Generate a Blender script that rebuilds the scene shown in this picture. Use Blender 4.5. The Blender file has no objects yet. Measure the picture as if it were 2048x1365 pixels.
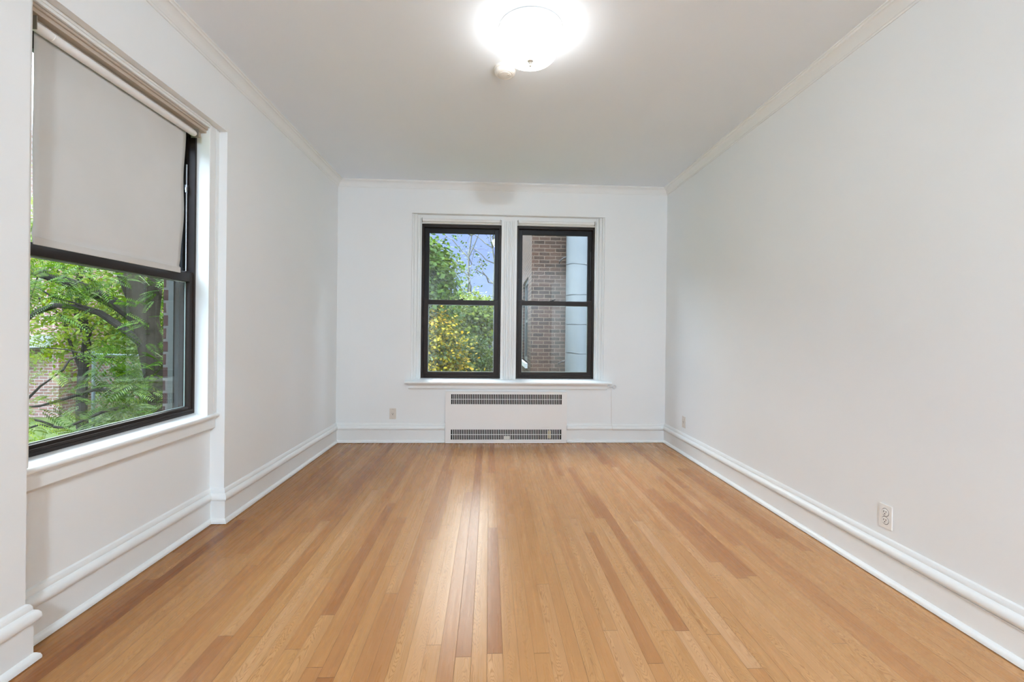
import bpy, bmesh, math, random
import numpy as np
from mathutils import Vector, Matrix

SC = bpy.context.scene
COL = SC.collection

# ------------------------------------------------------------------ room dimensions (metres)
XL, XR, D, H, REAR = -1.611, 1.934, 4.868, 2.78, -4.0
XP = -1.696                      # face of the panel under the left window (recessed)
RY0, RY1, RZ = 1.664, 2.85, 2.392  # recess of the left window: along the wall and its head

# ------------------------------------------------------------------ camera
cam = bpy.data.cameras.new('camera')
cam.sensor_width = 36.0
cam.lens = 904.17 / 2048 * 36.0
cam.shift_y = -(682.5 - 668.48) / 2048
cam.clip_start = 0.02
camo = bpy.data.objects.new('camera', cam)
COL.objects.link(camo)
_r = Vector((0.99867, -0.05029, 0.01102)); _u = Vector((-0.01094, 0.00204, 0.99994)); _f = Vector((0.05031, 0.99873, -0.00149))
camo.matrix_world = Matrix(((_r.x, _u.x, -_f.x, 0), (_r.y, _u.y, -_f.y, 0), (_r.z, _u.z, -_f.z, 1.1785), (0, 0, 0, 1)))
SC.camera = camo

# ------------------------------------------------------------------ sky, exposure
SC.view_settings.view_transform = 'Standard'
SC.view_settings.look = 'None'
SC.view_settings.exposure = 0.42
SC.view_settings.gamma = 1.0
SC.view_settings.use_curve_mapping = False
SC.cycles.max_bounces = 14
SC.cycles.diffuse_bounces = 8
SC.cycles.glossy_bounces = 5
SC.cycles.transmission_bounces = 8
SC.cycles.transparent_max_bounces = 24
SC.cycles.caustics_reflective = False
SC.cycles.caustics_refractive = False
SC.cycles.sample_clamp_indirect = 8.0

SKY_HIGH, SKY_LOW, SKY_SUNWARD = 10.0, 1.1, 12.0
LAMP = 9.0
FILL_LAMP = 480.0  # strength of the fill lamp added behind the camera

w = bpy.data.worlds.new('sky'); SC.world = w; w.use_nodes = True
nt = w.node_tree; nt.nodes.clear()
def wn(t, **k):
    n = nt.nodes.new(t)
    for a, v in k.items(): setattr(n, a, v)
    return n
tc = wn('ShaderNodeTexCoord'); sep = wn('ShaderNodeSeparateXYZ'); nt.links.new(tc.outputs['Generated'], sep.inputs[0])
nz = wn('ShaderNodeTexNoise'); nz.inputs['Scale'].default_value = 3.0; nz.inputs['Detail'].default_value = 4
nt.links.new(tc.outputs['Generated'], nz.inputs['Vector'])
ad = wn('ShaderNodeMath', operation='MULTIPLY_ADD'); nt.links.new(nz.outputs['Fac'], ad.inputs[0]); ad.inputs[1].default_value = 0.10; nt.links.new(sep.outputs['Z'], ad.inputs[2])
mr = wn('ShaderNodeMapRange', interpolation_type='SMOOTHSTEP'); nt.links.new(ad.outputs[0], mr.inputs[0]); mr.inputs[1].default_value = 0.31; mr.inputs[2].default_value = 0.42
b1 = wn('ShaderNodeBackground'); b1.inputs[0].default_value = (0.31, 0.43, 0.96, 1); b1.inputs[1].default_value = SKY_LOW
b2 = wn('ShaderNodeBackground'); b2.inputs[0].default_value = (0.75, 0.92, 1.13, 1); b2.inputs[1].default_value = SKY_HIGH
# brighter cloud round the veiled sun, high beyond the end windows
sd0 = wn('ShaderNodeVectorMath', operation='DOT_PRODUCT'); nt.links.new(tc.outputs['Generated'], sd0.inputs[0]); sd0.inputs[1].default_value = Vector((-0.06, 0.84, 0.52)).normalized()
mr3 = wn('ShaderNodeMapRange', interpolation_type='SMOOTHSTEP'); nt.links.new(sd0.outputs['Value'], mr3.inputs[0]); mr3.inputs[1].default_value = 0.70; mr3.inputs[2].default_value = 0.95
b3 = wn('ShaderNodeBackground'); b3.inputs[0].default_value = (0.96, 0.95, 0.92, 1); b3.inputs[1].default_value = SKY_SUNWARD
mx3 = wn('ShaderNodeMixShader'); nt.links.new(mr3.outputs[0], mx3.inputs[0]); nt.links.new(b2.outputs[0], mx3.inputs[1]); nt.links.new(b3.outputs[0], mx3.inputs[2])
mx = wn('ShaderNodeMixShader'); nt.links.new(mr.outputs[0], mx.inputs[0]); nt.links.new(b1.outputs[0], mx.inputs[1]); nt.links.new(mx3.outputs[0], mx.inputs[2])
wo = wn('ShaderNodeOutputWorld'); nt.links.new(mx.outputs[0], wo.inputs[0])

# ------------------------------------------------------------------ material helpers
class NT:
    def __init__(self, name):
        self.m = bpy.data.materials.new(name); self.m.use_nodes = True
        self.t = self.m.node_tree; self.t.nodes.clear()
        self.out = self.t.nodes.new('ShaderNodeOutputMaterial')
    def n(self, typ, ins=None, **k):
        n = self.t.nodes.new(typ)
        for a, v in k.items(): setattr(n, a, v)
        for key, v in (ins or {}).items(): self.s(n.inputs[key], v)
        return n
    def s(self, sock, v):
        if isinstance(v, bpy.types.NodeSocket): self.t.links.new(v, sock)
        elif isinstance(v, bpy.types.Node): self.t.links.new(v.outputs[0], sock)
        else: sock.default_value = v
    def math(self, op, a, b=0.0, c=0.0, clamp=False):
        n = self.t.nodes.new('ShaderNodeMath'); n.operation = op; n.use_clamp = clamp
        self.s(n.inputs[0], a); self.s(n.inputs[1], b); self.s(n.inputs[2], c)
        return n.outputs[0]
    def mix(self, f, a, b, blend='MIX'):
        n = self.t.nodes.new('ShaderNodeMix'); n.data_type = 'RGBA'; n.blend_type = blend
        self.s(n.inputs[0], f); self.s(n.inputs[6], a); self.s(n.inputs[7], b)
        return n.outputs[2]
    def ramp(self, f, stops, interp='LINEAR'):
        n = self.t.nodes.new('ShaderNodeValToRGB'); n.color_ramp.interpolation = interp
        els = n.color_ramp.elements
        while len(els) < len(stops): els.new(0.5)
        for e, (p, c) in zip(els, stops): e.position = p; e.color = (*c, 1) if len(c) == 3 else c
        self.s(n.inputs[0], f)
        return n.outputs[0]
    def mapr(self, v, a, b, c, d):
        n = self.n('ShaderNodeMapRange'); self.s(n.inputs[0], v)
        for i, x in enumerate((a, b, c, d)): n.inputs[i + 1].default_value = x
        return n.outputs[0]
    def bsdf(self, color, rough=0.5, metal=0.0, spec=0.5, normal=None, **k):
        b = self.n('ShaderNodeBsdfPrincipled')
        self.s(b.inputs['Base Color'], color); self.s(b.inputs['Roughness'], rough); self.s(b.inputs['Metallic'], metal)
        self.s(b.inputs['Specular IOR Level'], spec)
        if normal is not None: self.s(b.inputs['Normal'], normal)
        for key, v in k.items(): self.s(b.inputs[key], v)
        self.t.links.new(b.outputs[0], self.out.inputs[0])
        return b
    def obj(self): return self.n('ShaderNodeTexCoord').outputs['Object']
    def pos(self): return self.n('ShaderNodeNewGeometry').outputs['Position']
    def noise(self, vec, scale, detail=3, rough=0.5, dist=0.0):
        return self.n('ShaderNodeTexNoise', {'Vector': vec, 'Scale': scale, 'Detail': detail, 'Roughness': rough, 'Distortion': dist}).outputs['Fac']
    def bump(self, h, strength=0.2, dist=0.002):
        return self.n('ShaderNodeBump', {'Height': h, 'Strength': strength, 'Distance': dist}).outputs[0]

def c4(*c): return (c[0], c[1], c[2], 1.0)

def paint(name, col, rough, lump=0.15, scale=60, dirt=0.0, dirtcol=(0.45, 0.36, 0.28)):
    q = NT(name); p = q.pos()
    n1 = q.noise(p, 1.3, 2); n2 = q.noise(p, scale, 4)
    base = q.mix(q.mapr(n1, 0.3, 0.7, 0, 1), c4(*[x * 0.975 for x in col]), c4(*col))
    if dirt:
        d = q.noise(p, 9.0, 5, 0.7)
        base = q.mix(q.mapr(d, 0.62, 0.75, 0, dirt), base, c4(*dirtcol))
    q.bsdf(base, rough, normal=q.bump(n2, lump, 0.002))
    return q.m

def plain(name, col, rough=0.5, metal=0.0, spec=0.5, var=0.06, scale=40, bump=0.0):
    q = NT(name); n = q.noise(q.pos(), scale, 4)
    c = q.mix(n, c4(*[x * (1 - var) for x in col]), c4(*[min(1, x * (1 + var)) for x in col]))
    q.bsdf(c, rough, metal, spec, normal=q.bump(n, bump, 0.002) if bump else None)
    return q.m

M = {}
M['wall'] = paint('wall_paint', (0.80, 0.828, 0.835), 0.55, 0.12, 45)
M['rearwall'] = paint('grey_rear_wall_paint', (0.42, 0.43, 0.44), 0.6, 0.12, 45)
M['ceiling'] = paint('ceiling_paint', (0.815, 0.885, 0.955), 0.7, 0.10, 35)
M['trim'] = paint('gloss_trim_paint', (0.80, 0.828, 0.83), 0.36, 0.22, 30, dirt=0.05)
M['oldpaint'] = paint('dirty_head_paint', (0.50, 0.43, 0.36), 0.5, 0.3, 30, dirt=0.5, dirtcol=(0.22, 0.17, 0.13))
M['bronze'] = plain('bronze_sash_metal', (0.020, 0.013, 0.010), 0.42, 0.0, 0.22, 0.25, 25, 0.05)
M['bronze_dark'] = plain('black_sash_metal', (0.008, 0.007, 0.007), 0.4, 0.0, 0.22, 0.2, 25)
M['greytrack'] = plain('grey_track', (0.055, 0.060, 0.053), 0.5)
M['spacer'] = plain('spacer_metal', (0.34, 0.40, 0.37), 0.4, 0.3)
M['steel'] = plain('bright_steel', (0.70, 0.74, 0.78), 0.28, 0.9)
M['brass'] = plain('old_brass', (0.55, 0.43, 0.22), 0.4, 0.6)
M['nickel'] = plain('brushed_nickel', (0.46, 0.43, 0.38), 0.3, 0.8)
M['vinyl'] = plain('vinyl_tube', (0.80, 0.80, 0.79), 0.35, bump=0.02)
M['plastic'] = plain('white_plastic', (0.80, 0.79, 0.76), 0.4)
M['ivory'] = plain('painted_ivory_plastic', (0.66, 0.62, 0.56), 0.45)
M['slot'] = plain('dark_slot', (0.012, 0.011, 0.010), 0.8)
M['enamel'] = paint('radiator_enamel', (0.81, 0.805, 0.79), 0.4, 0.06, 60)
M['cable'] = plain('white_cable', (0.74, 0.73, 0.71), 0.4)
M['cavity_shade'] = plain('dark_cavity_shade', (0.010, 0.008, 0.007), 0.9)  # near-black colour for the shade inside the cover

# blind fabric: thin, lets a little light through
q = NT('blind_fabric')
n = q.noise(q.pos(), 300, 2)
n2 = q.noise(q.pos(), 4, 3)
colr = q.mix(q.mapr(n2, 0.35, 0.7, 0, 1), c4(0.70, 0.69, 0.665), c4(0.74, 0.73, 0.71))
df = q.n('ShaderNodeBsdfDiffuse', {'Color': colr, 'Normal': q.bump(n, 0.05, 0.001)})
tr = q.n('ShaderNodeBsdfTranslucent', {'Color': c4(0.5, 0.49, 0.47)})
mxs = q.n('ShaderNodeMixShader', {0: 0.22}); q.t.links.new(df.outputs[0], mxs.inputs[1]); q.t.links.new(tr.outputs[0], mxs.inputs[2])
q.t.links.new(mxs.outputs[0], q.out.inputs[0]); M['fabric'] = q.m

# window glass
def glass(name, tint, refl=1.0):
    q = NT(name)
    fc = q.n('ShaderNodeLayerWeight', {'Blend': 0.5}).outputs['Facing']
    fr = q.math('MULTIPLY_ADD', q.math('POWER', fc, 5.0), 0.95, 0.042)
    tr = q.n('ShaderNodeBsdfTransparent', {'Color': c4(*tint)})
    gl = q.n('ShaderNodeBsdfGlossy', {'Color': c4(0.95, 0.98, 0.97), 'Roughness': 0.0})
    f = q.math('MULTIPLY', fr, refl, clamp=True)
    mm = q.n('ShaderNodeMixShader', {0: f}); q.t.links.new(tr.outputs[0], mm.inputs[1]); q.t.links.new(gl.outputs[0], mm.inputs[2])
    q.t.links.new(mm.outputs[0], q.out.inputs[0])
    return q.m
M['glass'] = glass('window_glass', (0.96, 0.975, 0.97), 0.9)

# lit opal glass bowl of the lamp
def lamp_mat(name, strength, tone):
    q = NT(name)
    e = q.n('ShaderNodeEmission', {'Color': c4(*tone), 'Strength': strength})
    g = q.n('ShaderNodeBsdfDiffuse', {'Color': c4(0.85, 0.84, 0.82)})
    a = q.n('ShaderNodeAddShader'); q.t.links.new(e.outputs[0], a.inputs[0]); q.t.links.new(g.outputs[0], a.inputs[1])
    q.t.links.new(a.outputs[0], q.out.inputs[0]); return q.m
M['lampglass'] = lamp_mat('lit_opal_glass', LAMP, (0.98, 0.97, 0.95))
M['fill_lamp'] = lamp_mat('added_fill_lamp', FILL_LAMP, (0.825, 0.972, 1.115))

# ------------------------------------------------------------------ oak strip floor
def floor_material():
    q = NT('oak_strip_floor')
    sp = q.n('ShaderNodeSeparateXYZ', {0: q.pos()})
    X, Y = sp.outputs[0], sp.outputs[1]
    W = 0.0575
    xs = q.math('DIVIDE', q.math('ADD', X, 10.0), W)
    row = q.math('FLOOR', xs); fx = q.math('FRACT', xs)
    wn1 = q.n('ShaderNodeTexWhiteNoise', {'W': row}, noise_dimensions='1D')
    wn2 = q.n('ShaderNodeTexWhiteNoise', {'W': q.math('ADD', row, 37.7)}, noise_dimensions='1D')
    L = q.math('MULTIPLY_ADD', wn2.outputs['Value'], 1.5, 0.9)
    ys = q.math('ADD', q.math('DIVIDE', q.math('ADD', Y, 10.0), L), q.math('MULTIPLY', wn1.outputs['Value'], 9.0))
    seg = q.math('FLOOR', ys); fy = q.math('FRACT', ys)
    idv = q.n('ShaderNodeCombineXYZ', {0: row, 1: seg, 2: 3.0})
    wn3 = q.n('ShaderNodeTexWhiteNoise', {'Vector': idv.outputs[0]}, noise_dimensions='3D')
    tone = wn3.outputs['Value']
    cs = q.n('ShaderNodeSeparateColor', {0: wn3.outputs['Color']})
    ra, rb, rc = cs.outputs[0], cs.outputs[1], cs.outputs[2]
    base = q.ramp(tone, [(0.0, (0.36, 0.165, 0.075)), (0.07, (0.43, 0.215, 0.10)), (0.30, (0.50, 0.27, 0.128)), (0.55, (0.545, 0.315, 0.155)),
                         (0.80, (0.60, 0.37, 0.195)), (0.92, (0.66, 0.43, 0.25)), (1.0, (0.72, 0.51, 0.33))])
    # a redder cast on some boards
    base = q.mix(q.mapr(ra, 0.6, 1.0, 0.0, 0.45), base, c4(0.50, 0.25, 0.125))
    gx = q.math('SUBTRACT', fx, 0.5)                     # -0.5 .. 0.5 across a board
    off = q.math('MULTIPLY', tone, 61.0)
    # fine pores
    v1 = q.n('ShaderNodeCombineXYZ', {0: q.math('MULTIPLY', X, 420.0), 1: q.math('MULTIPLY', Y, 9.0), 2: off})
    pores = q.noise(v1.outputs[0], 1.0, 3, 0.6)
    v2 = q.n('ShaderNodeCombineXYZ', {0: q.math('MULTIPLY', X, 60.0), 1: q.math('MULTIPLY', Y, 1.6), 2: off})
    streak = q.noise(v2.outputs[0], 1.0, 3, 0.55)
    # growth rings: nested arches on flat-sawn boards, straight lines on the others
    v3 = q.n('ShaderNodeCombineXYZ', {0: q.math('MULTIPLY', gx, 1.6), 1: q.math('MULTIPLY', Y, 5.0), 2: off})
    wob = q.noise(v3.outputs[0], 1.0, 2, 0.5)
    g2 = q.math('ADD', gx, q.math('MULTIPLY_ADD', rb, 0.7, -0.35))
    arch = q.math('MULTIPLY', q.math('MULTIPLY', g2, g2), 1.15)
    sgn = q.math('MULTIPLY_ADD', q.math('GREATER_THAN', rc, 0.5), 2.0, -1.0)
    t = q.math('ADD', q.math('ADD', q.math('MULTIPLY', q.math('MULTIPLY', Y, q.math('MULTIPLY_ADD', rc, 1.2, 0.7)), sgn), arch), q.math('MULTIPLY', wob, 0.55))
    rings = q.math('SINE', q.math('MULTIPLY', t, 130.0))
    rings = q.mapr(rings, -0.1, 1.0, 0.0, 1.0)
    cath = q.mapr(ra, 0.40, 0.60, 0.12, 1.0)
    rings = q.math('MULTIPLY', q.math('POWER', rings, 1.6), q.math('MULTIPLY', cath, q.math('MULTIPLY_ADD', rb, 0.45, 0.45)))
    dark = q.mix(1.0, base, c4(0.62, 0.52, 0.42), 'MULTIPLY')
    col = q.mix(rings, base, dark)
    col = q.mix(q.math('MULTIPLY', q.mapr(streak, 0.35, 0.75, 0, 1), 0.45), col, q.mix(1.0, col, c4(0.80, 0.74, 0.66), 'MULTIPLY'))
    col = q.mix(q.math('MULTIPLY', q.mapr(pores, 0.5, 0.8, 0, 1), 0.35), col, q.mix(1.0, col, c4(0.72, 0.64, 0.55), 'MULTIPLY'))
    # ambering of the old finish in broad patches
    amb = q.noise(q.pos(), 0.9, 3, 0.5)
    col = q.mix(q.mapr(amb, 0.35, 0.7, 0.0, 0.35), col, q.mix(1.0, col, c4(0.93, 0.80, 0.62), 'MULTIPLY'))
    # knots and scuffs
    kn = q.n('ShaderNodeTexVoronoi', {'Vector': q.n('ShaderNodeCombineXYZ', {0: q.math('MULTIPLY', X, 3.0), 1: q.math('MULTIPLY', Y, 1.3), 2: 0.0}).outputs[0], 'Scale': 1.0})
    col = q.mix(q.mapr(kn.outputs['Distance'], 0.012, 0.045, 0.75, 0.0), col, c4(0.16, 0.07, 0.03))
    # joints
    ex = q.math('MINIMUM', fx, q.math('SUBTRACT', 1.0, fx))
    ey = q.math('MULTIPLY', q.math('MINIMUM', fy, q.math('SUBTRACT', 1.0, fy)), L)
    gw = q.math('MULTIPLY_ADD', wn1.outputs['Value'], 0.011, 0.006)
    jx = q.math('SUBTRACT', 1.0, q.n('ShaderNodeMapRange', {0: ex, 1: q.math('MULTIPLY', gw, 0.5), 2: gw, 3: 0.0, 4: 1.0}).outputs[0])
    jy = q.mapr(ey, 0.0006, 0.0013, 1.0, 0.0)
    joint = q.math('MAXIMUM', jx, jy)
    col = q.mix(q.math('MULTIPLY', joint, 0.9), col, c4(0.10, 0.045, 0.018))
    rough = q.math('ADD', q.math('MULTIPLY_ADD', streak, 0.08, 0.235), q.math('MULTIPLY', joint, 0.3))
    slow = q.noise(q.pos(), 7.0, 3)
    hgt = q.math('SUBTRACT', q.math('MULTIPLY_ADD', slow, 0.5, q.math('MULTIPLY', pores, 0.05)), joint)
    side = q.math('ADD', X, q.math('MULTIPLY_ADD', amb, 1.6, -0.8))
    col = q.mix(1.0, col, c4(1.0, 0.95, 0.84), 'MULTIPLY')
    # shade along the left wall painted into the boards: darker, more amber leftwards
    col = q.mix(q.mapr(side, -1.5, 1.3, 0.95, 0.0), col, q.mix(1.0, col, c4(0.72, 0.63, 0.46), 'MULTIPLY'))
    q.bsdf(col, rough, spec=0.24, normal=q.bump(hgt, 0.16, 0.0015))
    return q.m
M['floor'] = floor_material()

# ------------------------------------------------------------------ brick, ground, leaves, bark
def brick_material(name, c1, c2, cm, bw=0.212, rh=0.0745):
    q = NT(name)
    sp = q.n('ShaderNodeSeparateXYZ', {0: q.pos()})
    v = q.n('ShaderNodeCombineXYZ', {0: q.math('ADD', sp.outputs[0], sp.outputs[1]), 1: sp.outputs[2], 2: 0.0}).outputs[0]
    jit = q.noise(q.pos(), 9.0, 2)
    vj = q.n('ShaderNodeVectorMath', {0: v, 1: q.n('ShaderNodeCombineXYZ', {0: q.math('MULTIPLY_ADD', jit, 0.012, -0.006), 1: q.math('MULTIPLY_ADD', jit, 0.010, -0.005)}).outputs[0]}, operation='ADD').outputs[0]
    b = q.n('ShaderNodeTexBrick', {'Vector': vj, 'Color1': c4(*c1), 'Color2': c4(*c2), 'Mortar': c4(*cm), 'Scale': 1.0, 'Mortar Size': 0.0085,
                                   'Mortar Smooth': 0.25, 'Bias': -0.1, 'Brick Width': bw, 'Row Height': rh}, offset=0.5, squash=1.0, squash_frequency=2)
    n = q.noise(q.pos(), 26, 5, 0.65)
    col = q.mix(q.mapr(n, 0.35, 0.7, 0, 0.45), b.outputs['Color'], q.mix(1.0, b.outputs['Color'], c4(0.55, 0.53, 0.52), 'MULTIPLY'))
    q.bsdf(col, 0.85, spec=0.2, normal=q.bump(q.math('MULTIPLY_ADD', n, 0.4, q.math('SUBTRACT', 1.0, b.outputs['Fac'])), 0.5, 0.006))
    return q.m
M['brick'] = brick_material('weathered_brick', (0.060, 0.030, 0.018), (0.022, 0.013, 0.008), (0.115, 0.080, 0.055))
M['brick_red'] = brick_material('red_brick', (0.30, 0.16, 0.13), (0.21, 0.11, 0.095), (0.42, 0.38, 0.35))
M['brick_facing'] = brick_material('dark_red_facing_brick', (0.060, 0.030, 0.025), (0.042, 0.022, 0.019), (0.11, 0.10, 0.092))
M['duct'] = plain('weathered_galvanised_steel', (0.125, 0.132, 0.128), 0.5, 0.15, 0.4, 0.12, 5, 0.03)
M['duct_band'] = plain('dull_sealant_band', (0.06, 0.064, 0.062), 0.6, 0.1)
M['darkmetal'] = plain('rusty_dark_metal', (0.05, 0.045, 0.042), 0.6, 0.3)
M['stone'] = plain('pale_stone', (0.52, 0.53, 0.53), 0.7)
M['galv'] = plain('galvanised_wire', (0.12, 0.135, 0.145), 0.5, 0.3)
M['bark'] = plain('grey_bark', (0.030, 0.026, 0.021), 0.9, 0, 0.1, 0.5, 18, 0.6)
M['bark_ash'] = plain('ash_grey_bark', (0.20, 0.20, 0.17), 0.9, 0, 0.1, 0.3, 18, 0.3)
M['bark_brown'] = plain('brown_bark', (0.038, 0.030, 0.021), 0.9, 0, 0.1, 0.45, 14, 0.6)
M['bark_pale'] = plain('pale_bark', (0.065, 0.060, 0.052), 0.9, 0, 0.1, 0.4, 18, 0.4)
q = NT('grass_ground'); n = q.noise(q.pos(), 3.0, 6, 0.7)
q.bsdf(q.ramp(n, [(0.3, (0.05, 0.075, 0.022)), (0.55, (0.09, 0.12, 0.035)), (0.75, (0.16, 0.14, 0.08))]), 0.95, spec=0.1); M['ground'] = q.m

def leaf_mat(name, stops, trans=0.35, rough=0.5):
    q = NT(name)
    rnd = q.n('ShaderNodeNewGeometry').outputs['Random Per Island']
    big = q.noise(q.pos(), 1.6, 2)
    f = q.math('ADD', q.math('MULTIPLY', rnd, 0.62), q.mapr(big, 0.3, 0.7, 0.0, 0.38), clamp=True)
    col = q.mix(1.0, q.ramp(f, stops), c4(0.60, 0.60, 0.10), 'MULTIPLY')
    b = q.n('ShaderNodeBsdfPrincipled', {'Base Color': col, 'Roughness': rough, 'Specular IOR Level': 0.3})
    t = q.n('ShaderNodeBsdfTranslucent', {'Color': q.mix(1.0, col, c4(1.25, 1.2, 0.6), 'MULTIPLY')})
    m = q.n('ShaderNodeMixShader', {0: trans}); q.t.links.new(b.outputs[0], m.inputs[1]); q.t.links.new(t.outputs[0], m.inputs[2])
    q.t.links.new(m.outputs[0], q.out.inputs[0]); return q.m
M['leaf_maple'] = leaf_mat('maple_leaves', [(0.0, (0.030, 0.075, 0.008)), (0.45, (0.075, 0.165, 0.012)), (0.8, (0.15, 0.27, 0.018)), (1.0, (0.30, 0.36, 0.03))])
M['leaf_yellow'] = leaf_mat('yellowing_leaves', [(0.0, (0.035, 0.060, 0.010)), (0.34, (0.08, 0.12, 0.015)), (0.52, (0.34, 0.30, 0.02)), (0.80, (0.75, 0.50, 0.02)), (1.0, (0.85, 0.42, 0.02))])
M['leaf_dark'] = leaf_mat('dull_green_leaves', [(0.0, (0.025, 0.055, 0.022)), (0.5, (0.06, 0.115, 0.045)), (1.0, (0.15, 0.22, 0.10))], 0.25)
M['leaf_far'] = leaf_mat('pale_far_leaves', [(0.0, (0.06, 0.10, 0.025)), (0.5, (0.13, 0.19, 0.045)), (0.85, (0.24, 0.27, 0.06)), (1.0, (0.42, 0.34, 0.07))])
M['leaf_locust'] = leaf_mat('feathery_leaflets', [(0.0, (0.030, 0.085, 0.018)), (0.5, (0.075, 0.175, 0.030)), (0.85, (0.16, 0.28, 0.045)), (1.0, (0.36, 0.36, 0.06))], 0.4)
M['leaf_lime'] = leaf_mat('lime_leaves', [(0.0, (0.11, 0.20, 0.04)), (0.5, (0.22, 0.33, 0.06)), (1.0, (0.42, 0.44, 0.09))], 0.4)

# ------------------------------------------------------------------ mesh builder
class MB:
    def __init__(self): self.v = []; self.f = []
    def box(self, x0, x1, y0, y1, z0, z1):
        b = len(self.v)
        self.v += [(x, y, z) for x in (x0, x1) for y in (y0, y1) for z in (z0, z1)]
        self.f += [tuple(b + i for i in t) for t in ((0, 1, 3, 2), (4, 6, 7, 5), (0, 4, 5, 1), (2, 3, 7, 6), (0, 2, 6, 4), (1, 5, 7, 3))]
        return self
    def frame(self, x0, x1, z0, z1, l, r, b, t, y0, y1):
        self.box(x0, x0 + l, y0, y1, z0, z1); self.box(x1 - r, x1, y0, y1, z0, z1)
        self.box(x0 + l, x1 - r, y0, y1, z0, z0 + b); self.box(x0 + l, x1 - r, y0, y1, z1 - t, z1)
        return self
    def prism(self, poly, fn, a, b):
        """poly of 2-D points, fn(p, t) -> 3-D point, extruded from t=a to t=b"""
        n = len(poly); s = len(self.v)
        self.v += [fn(p, a) for p in poly] + [fn(p, b) for p in poly]
        self.f.append(tuple(s + i for i in range(n))[::-1]); self.f.append(tuple(s + n + i for i in range(n)))
        self.f += [(s + i, s + (i + 1) % n, s + n + (i + 1) % n, s + n + i) for i in range(n)]
        return self
    def sweep(self, prof, path, skip0=False, skip1=False, closed=False):
        """profile (d, z) carried along a horizontal path; d goes to the left of travel"""
        P = [Vector(p) for p in path]; n = len(P); ms = []
        for i in range(n):
            a = P[(i - 1) % n] if (closed or i > 0) else None; c = P[(i + 1) % n] if (closed or i < n - 1) else None
            nn = []
            for u, v in ((a, P[i]), (P[i], c)):
                if u is not None and v is not None:
                    d = (v - u).normalized(); nn.append(Vector((-d.y, d.x)))
            m = nn[0] if len(nn) == 1 else (nn[0] + nn[1]) / (1 + nn[0].dot(nn[1]))
            ms.append(m)
        idx = list(range(n))
        if skip0: idx = idx[1:]
        if skip1: idx = idx[:-1]
        k = len(prof); s = len(self.v)
        for i in idx: self.v += [(P[i].x + ms[i].x * d, P[i].y + ms[i].y * d, z) for d, z in prof]
        cnt = len(idx)
        for j in range(cnt if closed else cnt - 1):
            j2 = (j + 1) % cnt
            for i in range(k):
                i2 = (i + 1) % k
                self.f.append((s + j * k + i, s + j2 * k + i, s + j2 * k + i2, s + j * k + i2))
        if not closed:
            self.f.append(tuple(s + i for i in range(k))); self.f.append(tuple(s + (cnt - 1) * k + i for i in range(k))[::-1])
        return self
    def lathe(self, prof, c=(0, 0, 0), seg=48, axis='z'):
        """profile (r, h) turned about an axis"""
        s = len(self.v); k = len(prof)
        for j in range(seg):
            a = 2 * math.pi * j / seg; ca, sa = math.cos(a), math.sin(a)
            for r, h in prof:
                p = (r * ca, r * sa, h) if axis == 'z' else ((h, r * ca, r * sa) if axis == 'x' else (r * sa, h, r * ca))
                self.v.append((c[0] + p[0], c[1] + p[1], c[2] + p[2]))
        for j in range(seg):
            j2 = (j + 1) % seg
            for i in range(k - 1):
                self.f.append((s + j * k + i, s + j2 * k + i, s + j2 * k + i + 1, s + j * k + i + 1))
        return self
    def tube(self, pts, rad, n=10, cap=True):
        P = [Vector(p) for p in pts]; m = len(P)
        R = rad if isinstance(rad, (list, tuple)) else [rad] * m
        s = len(self.v); ref = None
        for i in range(m):
            d = (P[min(i + 1, m - 1)] - P[max(i - 1, 0)]).normalized()
            if ref is None:
                ref = Vector((0, 0, 1)) if abs(d.z) < 0.9 else Vector((1, 0, 0))
            a = d.cross(ref).normalized(); b = a.cross(d).normalized(); ref = b
            for j in range(n):
                t = 2 * math.pi * j / n
                self.v.append(tuple(P[i] + (a * math.cos(t) + b * math.sin(t)) * R[i]))
        for i in range(m - 1):
            for j in range(n):
                j2 = (j + 1) % n
                self.f.append((s + i * n + j, s + i * n + j2, s + (i + 1) * n + j2, s + (i + 1) * n + j))
        if cap:
            self.f.append(tuple(s + j for j in range(n))[::-1]); self.f.append(tuple(s + (m - 1) * n + j for j in range(n)))
        return self
    def build(self, name, mat, parent=None, smooth=False, bevel=0.0, seg=2):
        me = bpy.data.meshes.new(name); me.from_pydata(self.v, [], self.f); me.update()
        bm = bmesh.new(); bm.from_mesh(me); bmesh.ops.recalc_face_normals(bm, faces=bm.faces); bm.to_mesh(me); bm.free()
        me.materials.append(mat)
        if smooth:
            me.polygons.foreach_set('use_smooth', [True] * len(me.polygons))
        o = bpy.data.objects.new(name, me); COL.objects.link(o)
        if parent is not None: o.parent = parent
        if bevel:
            md = o.modifiers.new('edge', 'BEVEL'); md.width = bevel; md.segments = seg; md.limit_method = 'ANGLE'; md.angle_limit = math.radians(40)
            me.polygons.foreach_set('use_smooth', [True] * len(me.polygons))
            md.harden_normals = True
        return o

def tag(o, label, cat, kind=None, group=None):
    o['label'] = label; o['category'] = cat
    if kind: o['kind'] = kind
    if group: o['group'] = group
    return o
def empty(name, loc=(0, 0, 0), rz=0.0):
    o = bpy.data.objects.new(name, None); COL.objects.link(o); o.location = loc; o.rotation_euler = (0, 0, rz)
    o.empty_display_size = 0.1
    return o
def smooth_by_angle(o, deg=35):
    me = o.data
    me.polygons.foreach_set('use_smooth', [True] * len(me.polygons))
    bm = bmesh.new(); bm.from_mesh(me)
    for e in bm.edges:
        if len(e.link_faces) == 2 and e.calc_face_angle(0) > math.radians(deg): e.smooth = False
    bm.to_mesh(me); bm.free()
    return o

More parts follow.
